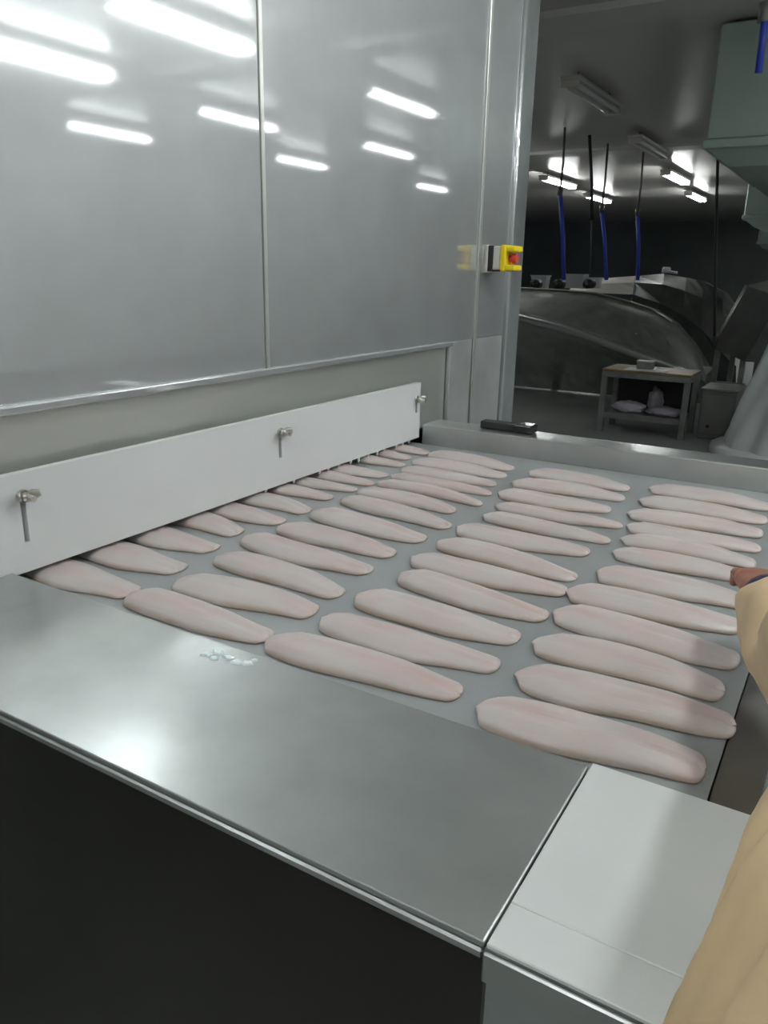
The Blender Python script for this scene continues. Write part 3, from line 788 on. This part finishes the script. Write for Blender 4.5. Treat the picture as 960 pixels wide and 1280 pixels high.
# ------------------------------------------------------------------ bench with bags
by0, by1 = 7.45, 7.95
pl, pr_ = at_y(752, 470, by0), at_y(864, 474, by0)
bx0, bx1 = pl.x, pr_.x; bt = at_y(810, 465, by0).z
bn = thing('work_bench', 'low steel bench with stained top and a cluttered lower shelf', 'bench', ((bx0 + bx1) / 2, 7.7, 0))
obj('top', box(bx0, bx1, by0, by1, bt - 0.02, bt, 0.004), 'wood', bn)
obj('apron', box(bx0, bx1, by0, by1, bt - 0.075, bt - 0.0205, 0.004), 'benchsteel', bn)
for x in (bx0 + 0.0, bx1 - 0.055):
    for y in (by0 + 0.01, by1 - 0.06):
        obj('leg', box(x, x + 0.05, y, y + 0.05, 0, bt - 0.0755), 'benchsteel', bn)
sh = at_y(800, 520, by0).z
obj('shelf', box(bx0 + 0.052, bx1 - 0.058, by0 + 0.01, by1 - 0.01, sh - 0.05, sh), 'benchsteel', bn)
obj('back_panel', box(bx0 + 0.052, bx1 - 0.058, by1 - 0.009, by1 - 0.002, sh, bt - 0.08), 'dark', bn)


def lump(c, sx, sy, sz, seed):
    r_ = random.Random(seed); bm = bmesh.new(); bmesh.ops.create_icosphere(bm, subdivisions=3, radius=1)
    k = [r_.uniform(2, 5) for _ in range(3)]
    for v in bm.verts:
        f = 1 + 0.14 * math.sin(k[0] * v.co.x * 2 + seed) * math.cos(k[1] * v.co.y * 2) + 0.08 * math.sin(7 * v.co.z + 6 * v.co.x + seed)
        v.co = V((c[0] + v.co.x * sx * f, c[1] + v.co.y * sy * f, c[2] + max(-0.75, v.co.z * f) * sz))
    zmin = min(v.co.z for v in bm.verts)
    for v in bm.verts: v.co.z += c[2] - zmin
    return bm


xs = lambda px, row: at_y(px, row, by0 + 0.12).x
tag(obj('plastic_bag', lump((xs(783, 505), 7.66, sh + 0.001), 0.15, 0.14, 0.055, 1), 'bag', None, True), 'crumpled pale lilac bag at the left on the bench shelf beside leg', 'bag')
tag(obj('plastic_bag', lump((xs(831, 508), 7.63, sh + 0.001), 0.17, 0.12, 0.045, 2), 'bag', None, True), 'flat wide lilac bag lying on the bench shelf', 'bag')
tag(obj('plastic_bag', lump((xs(812, 495), 7.86, sh + 0.001), 0.07, 0.06, 0.13, 3), 'bag', None, True), 'small upright lilac bag standing behind the flat one', 'bag')
tag(obj('paper_sheet', box(xs(783, 460), xs(833, 460), by0 + 0.02, by0 + 0.28, bt + 0.0005, bt + 0.004), 'paper'), 'white paper sheet spread on the bench top', 'paper')
t = thing('parts_box', 'small grey box with white lid standing on the bench paper', 'box', (xs(806, 455), 7.66, bt + 0.005))
xa, xb = xs(795, 455), xs(815, 455)
obj('body', box(xa, xb, 7.60, 7.70, bt + 0.005, bt + 0.07, 0.004), 'benchsteel', t)
obj('lid', box(xa - 0.005, xb + 0.005, 7.595, 7.705, bt + 0.0705, bt + 0.082, 0.003), 'pale', t)

# steel cabinet next to the bench
ca, cb = at_y(870, 540, 7.7), at_y(914, 540, 7.7); ct = at_y(890, 486, 7.7).z
cab = thing('steel_cabinet', 'plain grey steel cabinet on the floor between bench and wrapped pallet', 'cabinet', ((ca.x + cb.x) / 2, 7.9, 0))
obj('body', box(ca.x, cb.x, 7.72, 8.2, 0.0, ct - 0.02, 0.006), 'cabsteel', cab)
obj('lid', box(ca.x - 0.012, cb.x + 0.012, 7.70, 8.21, ct - 0.0195, ct, 0.004), 'benchsteel', cab)
obj('door', box(ca.x + 0.015, cb.x - 0.015, 7.71, 7.7195, 0.05, ct - 0.05, 0.003), 'cabsteel', cab)
k = at_y(884, 533, 7.7)
obj('lock', tube([(k.x, 7.709, k.z), (k.x, 7.70, k.z)], 0.016, 10), 'dark', cab)

# tilted chute
cy_ = 8.45
c0, c1, c2 = at_y(933, 357, cy_), at_y(890, 435, cy_), at_y(931, 452, cy_ - 0.12)
c3 = c0 + (c2 - c1)
back = V((0.12, 0.55, 0.05))
chu = thing('steel_chute', 'tilted steel chute tray on a stand beside the wrapped pallet', 'chute', ((c1.x + c2.x) / 2, 8.7, 0))
bm = bmesh.new()
vs_ = [bm.verts.new(p) for p in (c0, c1, c2, c3)] ; vb = [bm.verts.new(p + back) for p in (c0, c1, c2, c3)]
bm.faces.new(vs_); bm.faces.new(vb[::-1])
for i in range(4): bm.faces.new((vs_[i], vb[i], vb[(i + 1) % 4], vs_[(i + 1) % 4]))
obj('tray', bm, 'hoodsteel', chu)
obj('side_rim', tube([c0, c1], 0.014, 8), 'chrome', chu, True)
c4 = c3 + V((0.35, 0.25, 0.02)); c5 = c2 + V((0.3, 0.25, -0.02))
bm = loft([[c3 + V((0.002, 0, 0)), c4], [c2 + V((0.002, 0, 0)), c5]]); bmesh.ops.solidify(bm, geom=bm.faces[:], thickness=0.02)
obj('side_wing', bm, 'hoodsteel', chu)
for p in (c1 + V((0.04, 0.12, 0)), c2 + V((-0.04, 0.2, 0)), c1 + V((0.14, 0.5, 0)), c2 + V((0.06, 0.5, 0))):
    obj('leg', box(p.x - 0.025, p.x + 0.025, p.y - 0.025, p.y + 0.025, 0, p.z + 0.03), 'benchsteel', chu)
obj('crossbar', box(c1.x + 0.03, c2.x, 8.58, 8.62, c1.z - 0.4, c1.z - 0.34), 'benchsteel', chu)

# film wrapped pallet
fx, fy = -0.22, 7.15
fp = thing('wrapped_pallet', 'stack draped in clear plastic film on a white base', 'wrapped pallet', (fx, fy, 0))
rows = []
n = 96
for z, r_ in ((0.10, 0.66), (0.16, 0.655), (0.3, 0.62), (0.5, 0.56), (0.75, 0.49), (1.0, 0.42), (1.2, 0.36), (1.33, 0.31), (1.40, 0.24), (1.42, 0.1)):
    row = []
    for j in range(n):
        a = 2 * math.pi * j / n
        f = 1 + 0.035 * math.sin(9 * a + z * 2) + 0.025 * math.sin(17 * a - z * 3) + 0.02 * math.sin(5 * a + 6 * z)
        row.append((fx + r_ * f * math.cos(a), fy + r_ * 0.85 * f * math.sin(a), z))
    rows.append(row)
bm = loft(rows, True); obj('film', bm, 'film', fp, True)
bm = loft([[(fx + r_ * (1 + 0.02 * math.sin(7 * a)) * math.cos(a), fy + r_ * 0.9 * math.sin(a), z) for a in [2 * math.pi * j / 64 for j in range(64)]]
           for z, r_ in ((0.0, 0.74), (0.03, 0.78), (0.08, 0.77), (0.115, 0.71), (0.12, 0.3))], True, cap=True)
obj('base', bm, 'white', fp, True)
for k in range(4):
    hh = 0.28
    obj('carton', box(fx - 0.3 + k * 0.05, fx + 0.3 - k * 0.05, fy - 0.26 + k * 0.04, fy + 0.26 - k * 0.04, 0.125 + k * 0.3, 0.125 + k * 0.3 + hh, 0.01), 'boardwhite', fp)


# ------------------------------------------------------------------ ceiling coolers
def cooler(px, rb, y, wid, dep, label):
    zb = at_y(px, rb, y).z; x0 = at_y(px, rb, y).x
    t = thing('ceiling_cooler', label, 'cooler', (x0 + wid / 2, y + dep / 2, CEIL), 'ceiling coolers in a line')
    obj('casing', box(x0 + 0.02, x0 + wid, y + 0.02, y + dep, zb + 0.055, CEIL - 0.02, 0.01), 'greencab', t)
    obj('rim', box(x0, x0 + wid + 0.02, y, y + dep + 0.02, zb, zb + 0.054, 0.006), 'greencab', t)
    ins = [(0.03, 0.0), (0.16, -0.10), (0.3, -0.13)]
    bm = loft([[(x0 + i, y + i, zb + d - 0.0005), (x0 + wid - i, y + i, zb + d - 0.0005), (x0 + wid - i, y + dep - i, zb + d - 0.0005), (x0 + i, y + dep - i, zb + d - 0.0005)] for i, d in ins], True, cap=True)
    obj('drip_tray', bm, 'greencab', t)
    for dx, dy in ((0.1, 0.1), (wid - 0.1, 0.1), (0.1, dep - 0.1), (wid - 0.1, dep - 0.1)):
        obj('hanger', tube([(x0 + dx, y + dy, CEIL - 0.021), (x0 + dx, y + dy, CEIL)], 0.015, 6), 'pipe', t)
    for k in range(2):
        cx_ = x0 + wid * (0.3 + 0.42 * k)
        obj('fan_ring', tube([(cx_, y + 0.0195, zb + 0.36), (cx_, y + 0.005, zb + 0.36)], 0.2, 24), 'greencab', t) if False else None
    return t


cooler(877, 186, 5.95, 1.9, 2.6, 'large pale green cooling unit on the ceiling, biggest of three')
cooler(927, 274, 13.2, 2.0, 2.6, 'pale green cooling unit second down the line on the ceiling')
cooler(945, 305, 22.0, 2.0, 2.6, 'small far pale green cooling unit last down the line')
a = at_y(956, 20, 5.6)
t = thing('ceiling_pipe', 'dark blue pipe with grey collar in front of the large cooler', 'pipe', (a.x, 5.6, CEIL))
obj('pipe', tube([(a.x, 5.6, CEIL), (a.x + 0.01, 5.6, at_y(957, 90, 5.6).z)], 0.022, 10), 'blue', t, True)
obj('collar', tube([(a.x, 5.6, CEIL - 0.02), (a.x, 5.6, CEIL - 0.14)], 0.038, 12), 'benchsteel', t, True)
